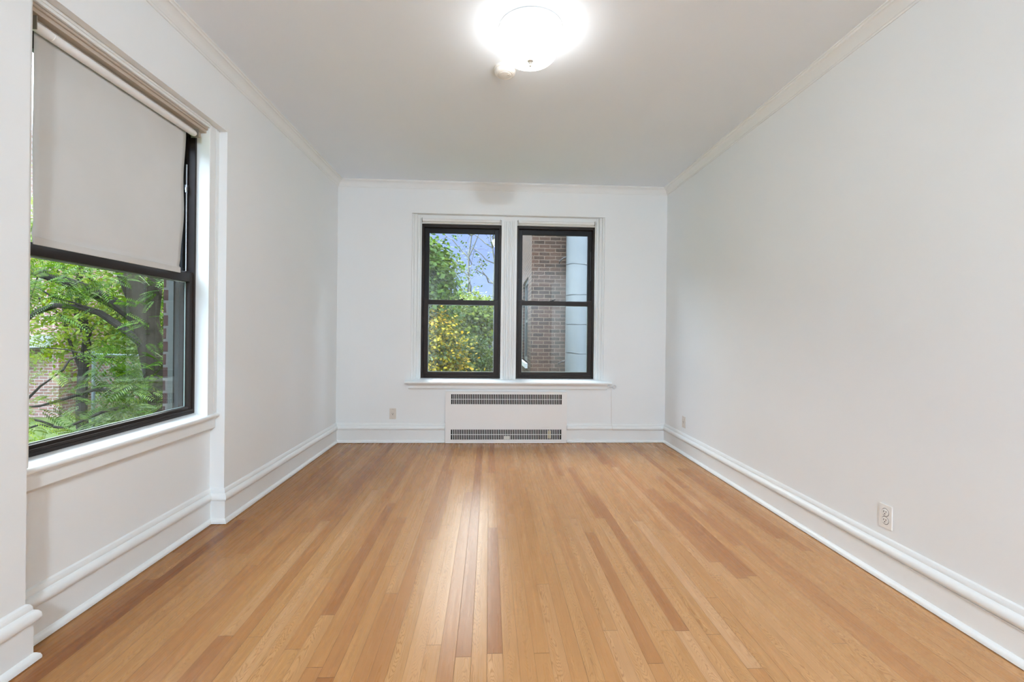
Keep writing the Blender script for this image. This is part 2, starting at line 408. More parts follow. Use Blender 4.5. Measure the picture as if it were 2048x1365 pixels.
# ================================================================== ROOM SHELL
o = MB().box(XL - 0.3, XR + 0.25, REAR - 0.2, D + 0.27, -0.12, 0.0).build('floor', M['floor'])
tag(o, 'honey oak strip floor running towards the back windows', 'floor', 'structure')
o = MB().box(XL - 0.3, XR + 0.25, REAR - 0.2, D + 0.27, H, H + 0.2).build('ceiling', M['ceiling'])
tag(o, 'flat white ceiling with one flush lamp', 'ceiling', 'structure')
o = MB().box(XR, XR + 0.25, REAR - 0.2, D + 0.27, 0, H).build('wall_right', M['wall'])
tag(o, 'long plain white wall opposite the left window', 'wall', 'structure')
o = MB().box(XL, XR, REAR - 0.2, REAR, 0, H).build('wall_rear', M['rearwall'])
tag(o, 'plain grey wall far behind the camera', 'wall', 'structure')

# back wall with one wide opening
OX0, OX1, OZ0, OZ1 = -0.833, 1.245, 0.60, 2.452
m = MB()
m.box(XL - 0.3, OX0, D, D + 0.27, 0, H); m.box(OX1, XR, D, D + 0.27, 0, H)
m.box(OX0, OX1, D, D + 0.27, OZ1, H); m.box(OX0, OX1, D, D + 0.27, 0, OZ0)
o = m.build('wall_back', M['wall']); tag(o, 'white end wall holding the pair of black framed windows', 'wall', 'structure')

# left wall with the recessed window bay
XO = -1.84
m = MB()
m.box(XO, XL, REAR - 0.2, RY0, 0, H)
m.box(XO, XL, RY1, D, 0, H); m.box(XO, XL, RY0, RY1, RZ, H)
m.box(XO, XP, RY0, RY1, 0, 0.66)
m.box(XO, XP, RY0, 1.705, 0.66, RZ); m.box(XO, XP, 2.760, RY1, 0.66, RZ); m.box(XO, XP, 1.705, 2.760, 2.350, RZ)
wl = m.build('wall_left', M['wall']); tag(wl, 'white wall with the recessed blind covered window', 'wall', 'structure')
m = MB()
m.box(XO - 0.034, XO, RY0 - 0.9, 1.73, -1.0, 3.2); m.box(XO - 0.034, XO, 2.70, 3.6, -1.0, 3.2)
m.box(XO - 0.034, XO, 1.73, 2.70, -1.0, 0.60); m.box(XO - 0.034, XO, 1.73, 2.70, 2.38, 3.2)
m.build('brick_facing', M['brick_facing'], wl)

# ------------------------------------------------------------------ baseboards
def base_profile(): return [(0, 0.0035), (0.030, 0.0035), (0.030, 0.012), (0.027, 0.021), (0.020, 0.028), (0.0145, 0.031), (0.0145, 0.138), (0.024, 0.141), (0.0285, 0.147),
                            (0.030, 0.156), (0.028, 0.168), (0.023, 0.177), (0.0165, 0.182), (0.0125, 0.184), (0.0135, 0.188), (0.0125, 0.197), (0.008, 0.206), (0, 0.211)]
BP = base_profile()
o = MB().sweep(BP, [(XR, D), (XL, D), (XL, RY1), (XP, RY1), (XP, RY0), (XL, RY0), (XL, REAR), (XR, REAR)], True, True).build('baseboard_left', M['trim'])
smooth_by_angle(o, 30); tag(o, 'tall white moulded baseboard stepping into the left window recess', 'baseboard', 'structure')
o = MB().sweep(BP, [(XL, REAR), (XR, REAR), (XR, D), (XL, D)], True, True).build('baseboard_right', M['trim'])
smooth_by_angle(o, 30); tag(o, 'long white moulded baseboard under the plain right wall', 'baseboard', 'structure')
RX0, RX1, RZT = -0.457, 0.844, 0.552
bb = empty('baseboard_back', (0, D, 0))
tag(bb, 'white moulded baseboard on the end wall beside the convector cover', 'baseboard', 'structure')
s1 = MB().sweep([(d, z) for d, z in BP], [(XR, -1), (XR, 0), (RX1 + 0.005, 0)], True, False).build('baseboard_run', M['trim'], bb); smooth_by_angle(s1, 30)
s2 = MB().sweep([(d, z) for d, z in BP], [(RX0 - 0.005, 0), (XL, 0), (XL, -1)], False, True).build('baseboard_run', M['trim'], bb); smooth_by_angle(s2, 30)

# ------------------------------------------------------------------ crown moulding
CP = [(0, H - 0.072), (0.004, H - 0.072), (0.007, H - 0.067), (0.007, H - 0.062), (0.011, H - 0.060), (0.014, H - 0.054), (0.017, H - 0.051), (0.021, H - 0.041),
      (0.029, H - 0.030), (0.040, H - 0.0215), (0.049, H - 0.0175), (0.053, H - 0.0165), (0.054, H - 0.011), (0.058, H - 0.007), (0.064, H - 0.006), (0.065, H), (0, H)]
o = MB().sweep(CP, [(XL, REAR), (XR, REAR), (XR, D), (XL, D)], closed=True).build('trim_1', M['trim'])
smooth_by_angle(o, 28); tag(o, 'narrow white crown moulding around the ceiling', 'crown moulding', 'structure')

# ------------------------------------------------------------------ back window surround
sur = empty('trim_2', (0, D, 0)); tag(sur, 'white fluted surround and deep sill of the twin windows', 'window surround', 'structure')
def stepped_side(x_wall, x_in, sgn):
    m = MB()
    w = abs(x_in - x_wall)
    for a, b, y in ((0.0, 0.20, 0.010), (0.20, 0.30, 0.022), (0.30, 0.55, 0.030), (0.55, 0.63, 0.048), (0.63, 0.86, 0.058), (0.86, 1.0, 0.075)):
        xa, xb = x_wall + sgn * w * a, x_wall + sgn * w * b
        m.box(min(xa, xb), max(xa, xb), y, 0.20, 0.66, 2.452 - 0.001)
    return m
stepped_side(OX0, -0.742, 1).build('side_casing', M['trim'], sur, bevel=0.003)
stepped_side(OX1, 1.158, -1).build('side_casing', M['trim'], sur, bevel=0.003)
m = MB(); m.box(OX0 + 0.02, OX1 - 0.02, 0.062, 0.20, 2.408, 2.4515); m.box(-0.742, 1.158, 0.085, 0.20, 2.362, 2.408)
m.build('head_casing', M['trim'], sur, bevel=0.002)
MX0, MX1 = 0.123, 0.292
m = MB()
m.box(MX0, MX1, 0.062, 0.2, 0.67, 2.412)
for a, b in ((0.0, 0.030), (0.036, 0.050), (0.056, 0.074), (0.079, 0.090), (0.095, 0.113), (0.119, 0.133), (0.139, 0.169)):
    m.box(MX0 + a, MX0 + b, 0.050, 0.062, 0.67, 2.40)
m.build('mullion', M['trim'], sur, bevel=0.002)
m = MB(); m.prism([(-0.082, 0.640), (-0.085, 0.648), (-0.082, 0.657), (-0.075, 0.660), (0.085, 0.678), (0.12, 0.684), (0.12, 0.60), (0.001, 0.60), (0.001, 0.640)],
                  lambda p, t: (t, p[0], p[1]), OX0 + 0.0005, OX1 - 0.0005)
m.prism([(-0.082, 0.640), (-0.085, 0.648), (-0.082, 0.657), (-0.075, 0.660), (-0.0005, 0.668), (-0.0005, 0.640)], lambda p, t: (t, p[0], p[1]), -0.884, OX0)
m.prism([(-0.082, 0.640), (-0.085, 0.648), (-0.082, 0.657), (-0.075, 0.660), (-0.0005, 0.668), (-0.0005, 0.640)], lambda p, t: (t, p[0], p[1]), OX1, 1.322)
m.build('window_sill', M['trim'], sur)
m = MB(); m.prism([(-0.0005, 0.576), (-0.020, 0.576), (-0.024, 0.580), (-0.028, 0.586), (-0.028, 0.612), (-0.036, 0.618), (-0.046, 0.628), (-0.052, 0.6395), (-0.0005, 0.6395)],
                  lambda p, t: (t, p[0], p[1]), -0.852, 1.284)
m.build('apron', M['trim'], sur)

# ------------------------------------------------------------------ double-hung windows
def double_hung(name, label, loc, rz, W, Hh, zmeet, meet, stile, brail, trail, jamb, fr_mat, lockx, tabs=True, ex=0.0):
    root = empty(name, loc, rz); tag(root, label, 'window', 'structure')
    m = MB()
    m.frame(0, W, 0, Hh, jamb, jamb, 0.016, jamb + 0.012, 0.0, 0.085)
    m.frame(jamb, W - jamb, 0.016, Hh - jamb - 0.012, 0.006, 0.006, 0.0, 0.006, 0.038, 0.044)   # parting bead
    m.build('window_frame', fr_mat, root, bevel=0.0015, seg=1)
    x0, x1 = jamb + 0.001, W - jamb - 0.001
    lo = MB().frame(x0, x1, 0.017, zmeet + meet, stile, stile, brail, meet, 0.006, 0.036)
    lo.box(x0, x1, -0.004, 0.006, 0.017, 0.017 + brail * 0.45)                                    # lift lip
    if tabs:
        lo.box(x0, x0 + 0.055, 0.010, 0.036, zmeet + meet, zmeet + meet + 0.010); lo.box(x1 - 0.055, x1, 0.010, 0.036, zmeet + meet, zmeet + meet + 0.010)
    lo = lo.build('lower_sash', M['bronze'], root, bevel=0.002)
    MB().box(x0 + stile - 0.004, x1 - stile + 0.004, 0.022, 0.0245, 0.017 + brail - 0.004, zmeet + 0.004).build('glass_pane', M['glass'], lo)
    MB().frame(x0 + stile - 0.0005, x1 - stile + 0.0005, 0.017 + brail - 0.0005, zmeet + 0.0005, 0.006, 0.006, 0.005, 0.005, 0.0255, 0.0305).build('glazing_spacer', M['spacer'], lo)
    up = MB().frame(x0, x1, zmeet, Hh - jamb - 0.013, stile, stile, meet, trail, 0.048, 0.078).build('upper_sash', M['bronze_dark'], root, bevel=0.002)
    MB().box(x0 + stile - 0.004, x1 - stile + 0.004, 0.062, 0.0645, zmeet + meet - 0.004, Hh - jamb - 0.013 - trail + 0.004).build('glass_pane', M['glass'], up)
    z = zmeet + meet
    lk = MB(); lk.box(lockx - 0.030, lockx + 0.022, 0.012, 0.034, z, z + 0.007); lk.lathe([(0.0, 0.007), (0.011, 0.007), (0.010, 0.015), (0.0, 0.016)], (lockx + 0.008, 0.023, z), 20)
    lk.tube([(lockx + 0.008, 0.022, z + 0.012), (lockx + 0.022, 0.012, z + 0.013), (lockx + 0.036, 0.008, z + 0.022)], [0.005, 0.0045, 0.004], 8)
    lk.build('sash_lock', M['bronze_dark'], root)
    return root
ZM = 1.485 - 0.682
w1 = double_hung('window_1', 'black framed sash window full of green and yellow trees', (-0.742, D + 0.10, 0.682), 0, 0.865, 1.682, ZM, 0.052, 0.048, 0.050, 0.052, 0.024, M['bronze'], 0.43)
w2 = double_hung('window_2', 'black framed sash window looking onto brick wall and duct', (0.292, D + 0.10, 0.682), 0, 0.866, 1.684, ZM + 0.004, 0.050, 0.044, 0.052, 0.054, 0.022, M['bronze'], 0.40)
# side stop screws seen on the upper track of window 2
for x in (0.024, 0.835):
    m = MB().tube([(x, 0.046, 1.42), (x, 0.040, 1.10), (x + 0.012 * (1 if x < 0.4 else -1), 0.038, 1.095)], 0.0022, 6)
    m.build('balance_cord', M['galv'], w2)
# left window: local x runs along the wall, y outwards
w3 = double_hung('window_3', 'large bronze framed sash window half covered by its blind', (-1.726, 1.716, 0.690), math.pi / 2, 1.032, 1.645, 0.765, 0.050, 0.028, 0.026, 0.045, 0.016, M['bronze'], 0.47)
m = MB().tube([(1.008, 0.042, 0.825), (1.008, 0.042, 1.45)], 0.0042, 10); m.box(1.000, 1.012, 0.036, 0.048, 1.30, 1.33); m.box(0.994, 1.006, 0.034, 0.040, 1.285, 1.315)
m.build('balance_rod', M['steel'], w3)
MB().frame(-0.005, 1.037, -0.02, 1.65, 0.035, 0.064, 0.02, 0.03, 0.0855, 0.114).build('brick_mould', M['greytrack'], w3)
# its casing, head, sill and apron (in the same local axes)
def w3y(X): return -1.726 - X        # world X -> local y
def w3x(Y): return Y - 1.716         # world Y -> local x
def w3z(Z): return Z - 0.690
m = MB()
m.box(w3x(2.749), w3x(2.806), w3y(-1.653), w3y(-1.80), w3z(0.66), w3z(2.3905))
m.box(w3x(2.806), w3x(2.8495), w3y(-1.658), w3y(-1.6955), w3z(0.66), w3z(2.3915))
m.box(w3x(2.812), w3x(2.822), w3y(-1.654), w3y(-1.6955), w3z(0.66), w3z(2.3910))
m.build('side_casing', M['trim'], w3, bevel=0.0025)
m = MB()
m.box(w3x(1.6645), w3x(1.715), w3y(-1.653), w3y(-1.80), w3z(0.66), w3z(2.3905))
m.build('side_casing', M['trim'], w3, bevel=0.0025)
m = MB(); m.box(w3x(1.715), w3x(2.749), w3y(-1.653), w3y(-1.672), w3z(2.366), w3z(2.391)); m.box(w3x(1.715), w3x(2.749), w3y(-1.648), w3y(-1.653), w3z(2.378), w3z(2.391))
m.build('head_casing', M['trim'], w3, bevel=0.002)
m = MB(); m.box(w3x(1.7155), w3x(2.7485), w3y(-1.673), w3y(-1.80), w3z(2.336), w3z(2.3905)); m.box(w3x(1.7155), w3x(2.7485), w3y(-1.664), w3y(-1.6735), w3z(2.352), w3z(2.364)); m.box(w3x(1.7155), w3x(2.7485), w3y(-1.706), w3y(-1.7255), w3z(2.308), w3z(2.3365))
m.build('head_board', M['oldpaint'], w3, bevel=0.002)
m = MB(); m.prism([(w3y(-1.80), -0.09), (w3y(-1.80), -0.004), (w3y(-1.726), -0.001), (w3y(-1.716), -0.008), (w3y(-1.660), -0.014), (w3y(-1.645), -0.018), (w3y(-1.640), -0.024), (w3y(-1.640), -0.034), (w3y(-1.644), -0.039),
                    (w3y(-1.660), -0.041), (w3y(-1.660), -0.052), (w3y(-1.6955), -0.052), (w3y(-1.6955), -0.09)][::-1], lambda p, t: (t, p[0], p[1]), w3x(1.6645), w3x(2.8495))
m.build('window_sill', M['trim'], w3, bevel=0.001, seg=1)
m = MB(); m.prism([(w3y(-1.6955), -0.0525), (w3y(-1.664), -0.0525), (w3y(-1.664), -0.104), (w3y(-1.668), -0.108), (w3y(-1.676), -0.112), (w3y(-1.682), -0.118), (w3y(-1.6955), -0.122)][::-1], lambda p, t: (t, p[0], p[1]), w3x(1.6645), w3x(2.846))
m.build('apron', M['trim'], w3, bevel=0.001, seg=1)

# ------------------------------------------------------------------ roller blinds
def bracket(x, y0, z, s):
    m = MB(); m.box(x - 0.0012, x + 0.0012, y0 - 0.022, y0 + 0.020, z - 0.020, z + 0.026); m.box(min(x, x + s * 0.02), max(x, x + s * 0.02), y0 + 0.017, y0 + 0.020, z - 0.02, z + 0.026)
    return m
def rolled_blind(label, x0, x1):
    r = empty('roller_blind', (x0, D + 0.058, 2.392)); tag(r, label, 'roller blind', group='roller blinds on the windows')
    L = x1 - x0
    m = MB().lathe([(0.0, 0.008), (0.0175, 0.008), (0.0175, L - 0.008), (0.0, L - 0.008)], (0, 0, 0), 28, 'x'); smooth_by_angle(m.build('fabric_roll', M['vinyl'], r))
    MB().box(0.012, L - 0.012, 0.012, 0.018, -0.027, -0.0120).build('hem_bar', M['vinyl'], r, bevel=0.002)
    for xx, s in ((0.003, -1), (L - 0.003, 1)):
        MB().box(xx - 0.0012, xx + 0.0012, -0.020, 0.022, -0.021, 0.024).build('bracket', M['nickel'], r)
    return r
rolled_blind('rolled up white roller blind above the tree filled window', -0.738, 0.112)
rolled_blind('rolled up white roller blind above the brick wall window', 0.300, 1.150)

rb = empty('roller_blind', (-1.690, 1.752, 2.296)); tag(rb, 'off white roller blind pulled halfway down the left window', 'roller blind', group='roller blinds on the windows')
Lb = 0.915
smooth_by_angle(MB().lathe([(0.0, 0.0), (0.0165, 0.0), (0.0185, 0.012), (0.0185, 0.060), (0.0165, 0.062), (0.0165, 0.066), (0.0180, 0.068), (0.0180, Lb - 0.012), (0.0150, Lb - 0.003), (0.0, Lb)], (0, 0, 0), 28, 'y').build('roller_tube', M['vinyl'], rb))
nv, nu = 48, 30
vs, fs = [], []
for j in range(nv + 1):
    t = j / nv
    z = -0.012 - t * 0.786
    y0 = 0.021 - 0.014 * t; y1 = 0.862 - 0.045 * t
    for i in range(nu + 1):
        s = i / nu
        wav = 0.0022 * math.sin(7 * s + 2.0 * t) * t + 0.0035 * math.sin(3.1 * s + 9 * t) * t
        edge = 0.006 * max(0, (s - 0.93) / 0.07) * math.sin(11 * t + 1)
        hem = -0.006 * math.exp(-((t - 0.955) / 0.02) ** 2)
        vs.append((-0.016 + wav + hem + 0.012 * t, y0 + (y1 - y0) * s + edge * 0.8, z))
for j in range(nv):
    for i in range(nu):
        a = j * (nu + 1) + i
        fs.append((a, a + 1, a + nu + 2, a + nu + 1))
m = MB(); m.v, m.f = vs, fs
fo = m.build('blind_fabric', M['fabric'], rb, smooth=True)
sd = fo.modifiers.new('thick', 'SOLIDIFY'); sd.thickness = 0.0009
MB().box(-0.006, 0.0, 0.012, 0.812, -0.806, -0.776).build('hem_bar', M['fabric'], rb, bevel=0.0025)
for yy in (-0.0045, Lb + 0.0045):
    m = MB(); m.box(-0.022, 0.020, yy - 0.0012, yy + 0.0012, -0.020, 0.030); m.lathe([(0.0, -0.004), (0.006, -0.004), (0.006, 0.004), (0.0, 0.004)], (0, yy, 0), 14, 'y')
    m.build('bracket', M['nickel'], rb)

# ------------------------------------------------------------------ convector cover
rc = empty('convector_cover', (RX0, D, 0)); tag(rc, 'low white slotted convector cover below the twin windows', 'radiator cover')
RW = RX1 - RX0; YF, YB = -0.044, -0.038
sx0, sx1 = 0.061, RW - 0.058
m = MB()
m.box(0, RW, YF, YB, 0.004, 0.041); m.box(0, RW, YF, YB, 0.149, 0.418); m.box(0, RW, YF, YB, 0.525, RZT)
for a, b in ((0.041, 0.149), (0.418, 0.525)):
    m.box(0, sx0, YF, YB, a, b); m.box(sx1, RW, YF, YB, a, b)
m.box(0, 0.004, YB, -0.001, 0.004, RZT); m.box(RW - 0.004, RW, YB, -0.001, 0.004, RZT); m.box(0.004, RW - 0.004, YB, -0.001, RZT - 0.004, RZT)
m.build('front_panel', M['enamel'], rc)
for nm, a, b in (('lower_grille', 0.041, 0.149), ('upper_grille', 0.418, 0.525)):
    m = MB(); pitch = (sx1 - sx0) / 63.0
    for i in range(1, 63):
        x = sx0 + i * pitch
        m.box(x - 0.0031, x + 0.0031, YF + 0.0005, YB, a, b)
    m.box(sx0, sx1, YF + 0.0008, YB, (a + b) / 2 - 0.0022, (a + b) / 2 + 0.0022)
    m.build(nm, M['enamel'], rc)
MB().box(0.03, RW - 0.03, -0.004, -0.001, 0.02, RZT - 0.02).build('cavity_shade_plate', M['cavity_shade'], rc)  # dark sheet standing in for the shaded cavity behind the slots
m = MB(); m.box(RW - 0.205, RW - 0.165, -0.018, -0.006, 0.05, 0.13); m.tube([(RW - 0.185, -0.014, 0.045), (RW - 0.185, -0.014, 0.14)], 0.008, 10)
m.build('valve', M['brass'], rc)
MB().box(0.628, 0.690, -0.026, -0.022, 0.041, 0.075).build('paper_tag', M['ivory'], rc)
m = MB(); m.box(RW - 0.275, RW - 0.185, YF - 0.0012, YF, 0.172, 0.1735)
m.build('flap_edge', M['ivory'], rc)

# ------------------------------------------------------------------ wall outlets (local x across, y into the room is -y, z up)
def outlet(label, loc, rz, mat, kind):
    r = empty('wall_outlet', loc, rz); tag(r, label, 'electrical outlet', group='wall outlets above the baseboards')
    m = MB(); m.prism([(-0.035, -0.057), (0.035, -0.057), (0.035, 0.057), (-0.035, 0.057)], lambda p, t: (p[0], t, p[1]), -0.006, 0)
    m.build('wall_plate', mat, r, bevel=0.002)
    if kind == 'duplex':
        for zz in (0.0195, -0.0195):
            pts = [(0.0172 * math.cos(a), max(-0.0125, min(0.0125, 0.0172 * math.sin(a)))) for a in [2 * math.pi * k / 32 for k in range(32)]]
            s = MB().prism(pts, lambda p, t: (p[0], t, zz + p[1]), -0.0085, -0.005).build('receptacle', mat, r)
            m = MB(); m.box(-0.0075, -0.0052, -0.0092, -0.008, zz - 0.001, zz + 0.0075); m.box(0.0052, 0.0075, -0.0092, -0.008, zz + 0.0005, zz + 0.0075)
            m.lathe([(0.0, -0.0092), (0.0027, -0.0092), (0.0027, -0.008)], (0, 0, zz - 0.0068), 12, 'y'); m.build('slot', M['slot'], s)
            rg = MB().lathe([(0.0175, -0.0061), (0.0195, -0.0061), (0.0195, -0.0055), (0.0175, -0.0055)], (0, 0, zz), 32, 'y').build('gap_ring', M['slot'] if mat is M['plastic'] else mat, r)
        MB().lathe([(0.0, -0.0078), (0.0026, -0.0074), (0.003, -0.006)], (0, 0, 0), 14, 'y').build('screw', M['nickel'], r)
    else:
        s = MB().box(-0.0165, 0.0165, -0.0085, -0.005, -0.0335, 0.0335).build('receptacle', mat, r, bevel=0.0015)
        m = MB(); m.box(-0.0085, -0.0050, -0.0092, -0.008, 0.000, 0.0085); m.box(0.0050, 0.0085, -0.0092, -0.008, 0.000, 0.0085)
        m.lathe([(0.0, -0.0092), (0.0042, -0.0092), (0.0042, -0.008)], (0, 0, -0.0085), 12, 'y'); m.build('slot', M['slot'], s)
        for zz in (0.048, -0.048):
            MB().lathe([(0.0, -0.0075), (0.0032, -0.007), (0.0034, -0.006)], (0, 0, zz), 14, 'y').build('screw', M['nickel'], r)
outlet('painted over ivory outlet on the end wall beside the convector', (-1.015, D, 0.309), 0, M['ivory'], 'single')
outlet('clean white duplex outlet with dark slots on the right wall', (XR, 2.097, 0.310), -math.pi / 2, M['plastic'], 'duplex')
outlet('small painted outlet in the far corner of the right wall', (XR, 4.378, 0.320), -math.pi / 2, M['ivory'], 'single')

# ------------------------------------------------------------------ ring fitting at the sill end and the cable
rf = empty('ring_fitting', (1.33, D, 0.606)); tag(rf, 'small white ring fitting at the right end of the sill', 'ring fitting')
m = MB().lathe([(0.0, -0.048), (0.010, -0.048), (0.012, -0.036), (0.012, 0.0), (0.0, 0.0)], (-0.030, -0.012, 0.0), 16, 'x'); m.box(-0.046, -0.026, -0.03, -0.0005, -0.010, 0.010)
m.build('stem', M['trim'], rf)
ring = MB()
ring.tube([(0.036 + 0.017 * math.cos(a), -0.014, 0.021 * math.sin(a)) for a in [2 * math.pi * k / 28 for k in range(29)]], 0.0045, 8)
ring.tube([(-0.032, -0.012, 0), (0.018, -0.013, 0)], 0.005, 8)
smooth_by_angle(ring.build('ring', M['steel'], rf))
cp = [(1.338, D - 0.004, 0.592), (1.338, D - 0.004, 0.40), (1.342, D - 0.004, 0.222), (1.342, D - 0.016, 0.205), (1.343, D - 0.033, 0.165), (1.345, D - 0.032, 0.146), (1.352, D - 0.021, 0.1365), (1.40, D - 0.0175, 0.1355)]
cp += [(x, D - 0.0175, 0.1355) for x in (1.6, 1.8)] + [(XR - 0.022, D - 0.019, 0.1350), (XR - 0.0185, D - 0.03, 0.1350)]
rnd = random.Random(4)
y = D - 0.25
while y > REAR + 0.1:
    cp.append((XR - 0.0178, y, 0.1335 + 0.0022 * rnd.uniform(-1, 1))); y -= 0.23
o = MB().tube(cp, 0.0030, 8).build('white_cable', M['cable'], smooth=True); tag(o, 'thin white cable running under the cap of the right baseboard', 'cable')

# ------------------------------------------------------------------ ceiling lamp, added fill lamp and smoke detector
def ceiling_lamp(label, x, y, mat):
    r = empty('ceiling_lamp', (x, y, H)); tag(r, label, 'ceiling lamp', group='flush ceiling lamps')
    smooth_by_angle(MB().lathe([(0.0, 0.0), (0.160, 0.0), (0.1695, -0.004), (0.1695, -0.026), (0.0, -0.026)], (0, 0, 0), 56).build('canopy', M['plastic'], r))
    prof = [(0.1700, -0.022), (0.1722, -0.030), (0.1725, -0.040), (0.170, -0.052), (0.163, -0.075), (0.153, -0.100), (0.143, -0.122), (0.134, -0.138), (0.120, -0.152), (0.098, -0.161), (0.065, -0.166), (0.03, -0.167), (0.0, -0.167)]
    o = MB().lathe(prof, (0, 0, 0), 64).build('glass_shade', mat, r, smooth=True)
    o = MB().lathe([(0.0, -0.166), (0.017, -0.166), (0.0175, -0.170), (0.013, -0.174), (0.0095, -0.177), (0.0085, -0.184), (0.006, -0.187), (0.0065, -0.191), (0.005, -0.197), (0.0, -0.200)], (0, 0, 0), 28).build('finial', M['nickel'], r, smooth=True)
    return r
ceiling_lamp('flush opal glass bowl lamp with nickel finial beside the smoke detector', 0.200, 2.372, M['lampglass'])
ceiling_lamp('added unseen fill lamp on the ceiling behind the camera', 0.53, -2.80, M['fill_lamp'])  # made-up lamp out of view, added to brighten the whole room

sd_ = empty('smoke_detector', (0.078, 2.735, H)); tag(sd_, 'round white smoke detector on the ceiling behind the lamp', 'smoke detector')
smooth_by_angle(MB().lathe([(0.0, 0.0), (0.068, 0.0), (0.069, -0.004), (0.068, -0.012), (0.064, -0.014), (0.0, -0.014)], (0, 0, 0), 40).build('base_ring', M['plastic'], sd_))
smooth_by_angle(MB().lathe([(0.060, -0.012), (0.064, -0.018), (0.063, -0.026), (0.057, -0.036), (0.046, -0.041), (0.045, -0.0385), (0.039, -0.0385), (0.037, -0.043), (0.02, -0.0445), (0.0, -0.0445)], (0, 0, 0), 40).build('cover', M['plastic'], sd_), 30)
MB().lathe([(0.0, -0.047), (0.006, -0.0465), (0.0065, -0.044)], (0.02, -0.012, 0), 14).build('test_button', M['ivory'], sd_)

# ================================================================== OUTSIDE
GZ = -1.0
o = MB().box(-40, 30, D + 0.35, 45, GZ - 0.2, GZ).build('ground', M['ground']); tag(o, 'rough green ground outside beyond the windows', 'ground', 'structure')
o = MB().box(-40, XO - 0.06, -20, D + 0.35, GZ - 0.2, GZ).build('ground_side', M['ground']); tag(o, 'rough green ground outside the left window', 'ground', 'structure')

# brick building with the duct
BX, BY = 0.806, 8.70
bd = empty('brick_building', (BX, BY, GZ)); tag(bd, 'weathered brown brick building corner outside the end windows', 'building')
m = MB()
H0, H1 = 1.55, 3.38
m.box(0.12, 6.0, 0, 9.0, 0, 11.0)
m.box(0, 0.12, 0, 0.78, 0, 11.0); m.box(0, 0.12, 2.20, 9.0, 0, 11.0); m.box(0, 0.12, 0.78, 2.20, 0, H0); m.box(0, 0.12, 0.78, 2.20, H1, 11.0)
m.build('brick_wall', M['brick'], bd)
wf = MB(); wf.box(0.05, 0.10, 0.78, 0.90, H0, H1); wf.box(0.05, 0.10, 2.08, 2.20, H0, H1); wf.box(0.05, 0.10, 0.90, 2.08, H1 - 0.08, H1); wf.box(0.05, 0.10, 0.90, 2.08, H0, H0 + 0.08); wf.box(0.06, 0.10, 0.90, 2.08, (H0 + H1) / 2 - 0.03, (H0 + H1) / 2 + 0.03)
wf = wf.build('window', M['greytrack'], bd); MB().box(0.085, 0.089, 0.90, 2.08, H0 + 0.08, H1 - 0.08).build('pane', M['bronze_dark'], wf)
MB().box(-0.05, 0.10, 0.72, 2.26, H0 - 0.10, H0).build('stone_sill', M['stone'], bd)
dx, dy, dr = 1.648, 8.46, 0.212
du = empty('exhaust_duct', (dx, dy, GZ)); tag(du, 'thick pale grey exhaust duct running up the brick wall', 'duct')
smooth_by_angle(MB().lathe([(0.0, 0.0), (dr, 0.0), (dr, 11.0), (0.0, 11.0)], (0, 0, 0), 40).build('pipe', M['duct'], du))
rnd = random.Random(7)
for zc in (5.18, 4.62, 4.05, 3.475, 2.912, 2.362, 1.822, 1.27):
    tl = rnd.uniform(-0.02, 0.02); m = MB()
    N = 40
    for k in range(N):
        a = 2 * math.pi * k / N; zz = zc + tl * math.cos(a) + 0.004 * math.sin(5 * a)
        hh = 0.013 + 0.006 * math.sin(3 * a + zc)
        for r_, z_ in ((dr - 0.002, zz - hh), (dr + 0.002, zz - hh * 0.9), (dr + 0.003, zz + hh * 0.9), (dr - 0.002, zz + hh)):
            m.v.append((r_ * math.cos(a), r_ * math.sin(a), z_))
    for k in range(N):
        k2 = (k + 1) % N
        for i in range(3): m.f.append((k * 4 + i, k2 * 4 + i, k2 * 4 + i + 1, k * 4 + i + 1))
    m.build('seam_band', M['duct_band'], du, smooth=True)
for zc in (3.63, 1.68):
    m = MB().tube([(-dr + 0.02, 0.02, zc), (-dr - 0.05, 0.0, zc - 0.02), (-dr - 0.10, 0.05, zc - 0.06), (-dr - 0.09, 0.235, zc - 0.08)], 0.016, 8)
    m.build('wall_bracket', M['darkmetal'], du)

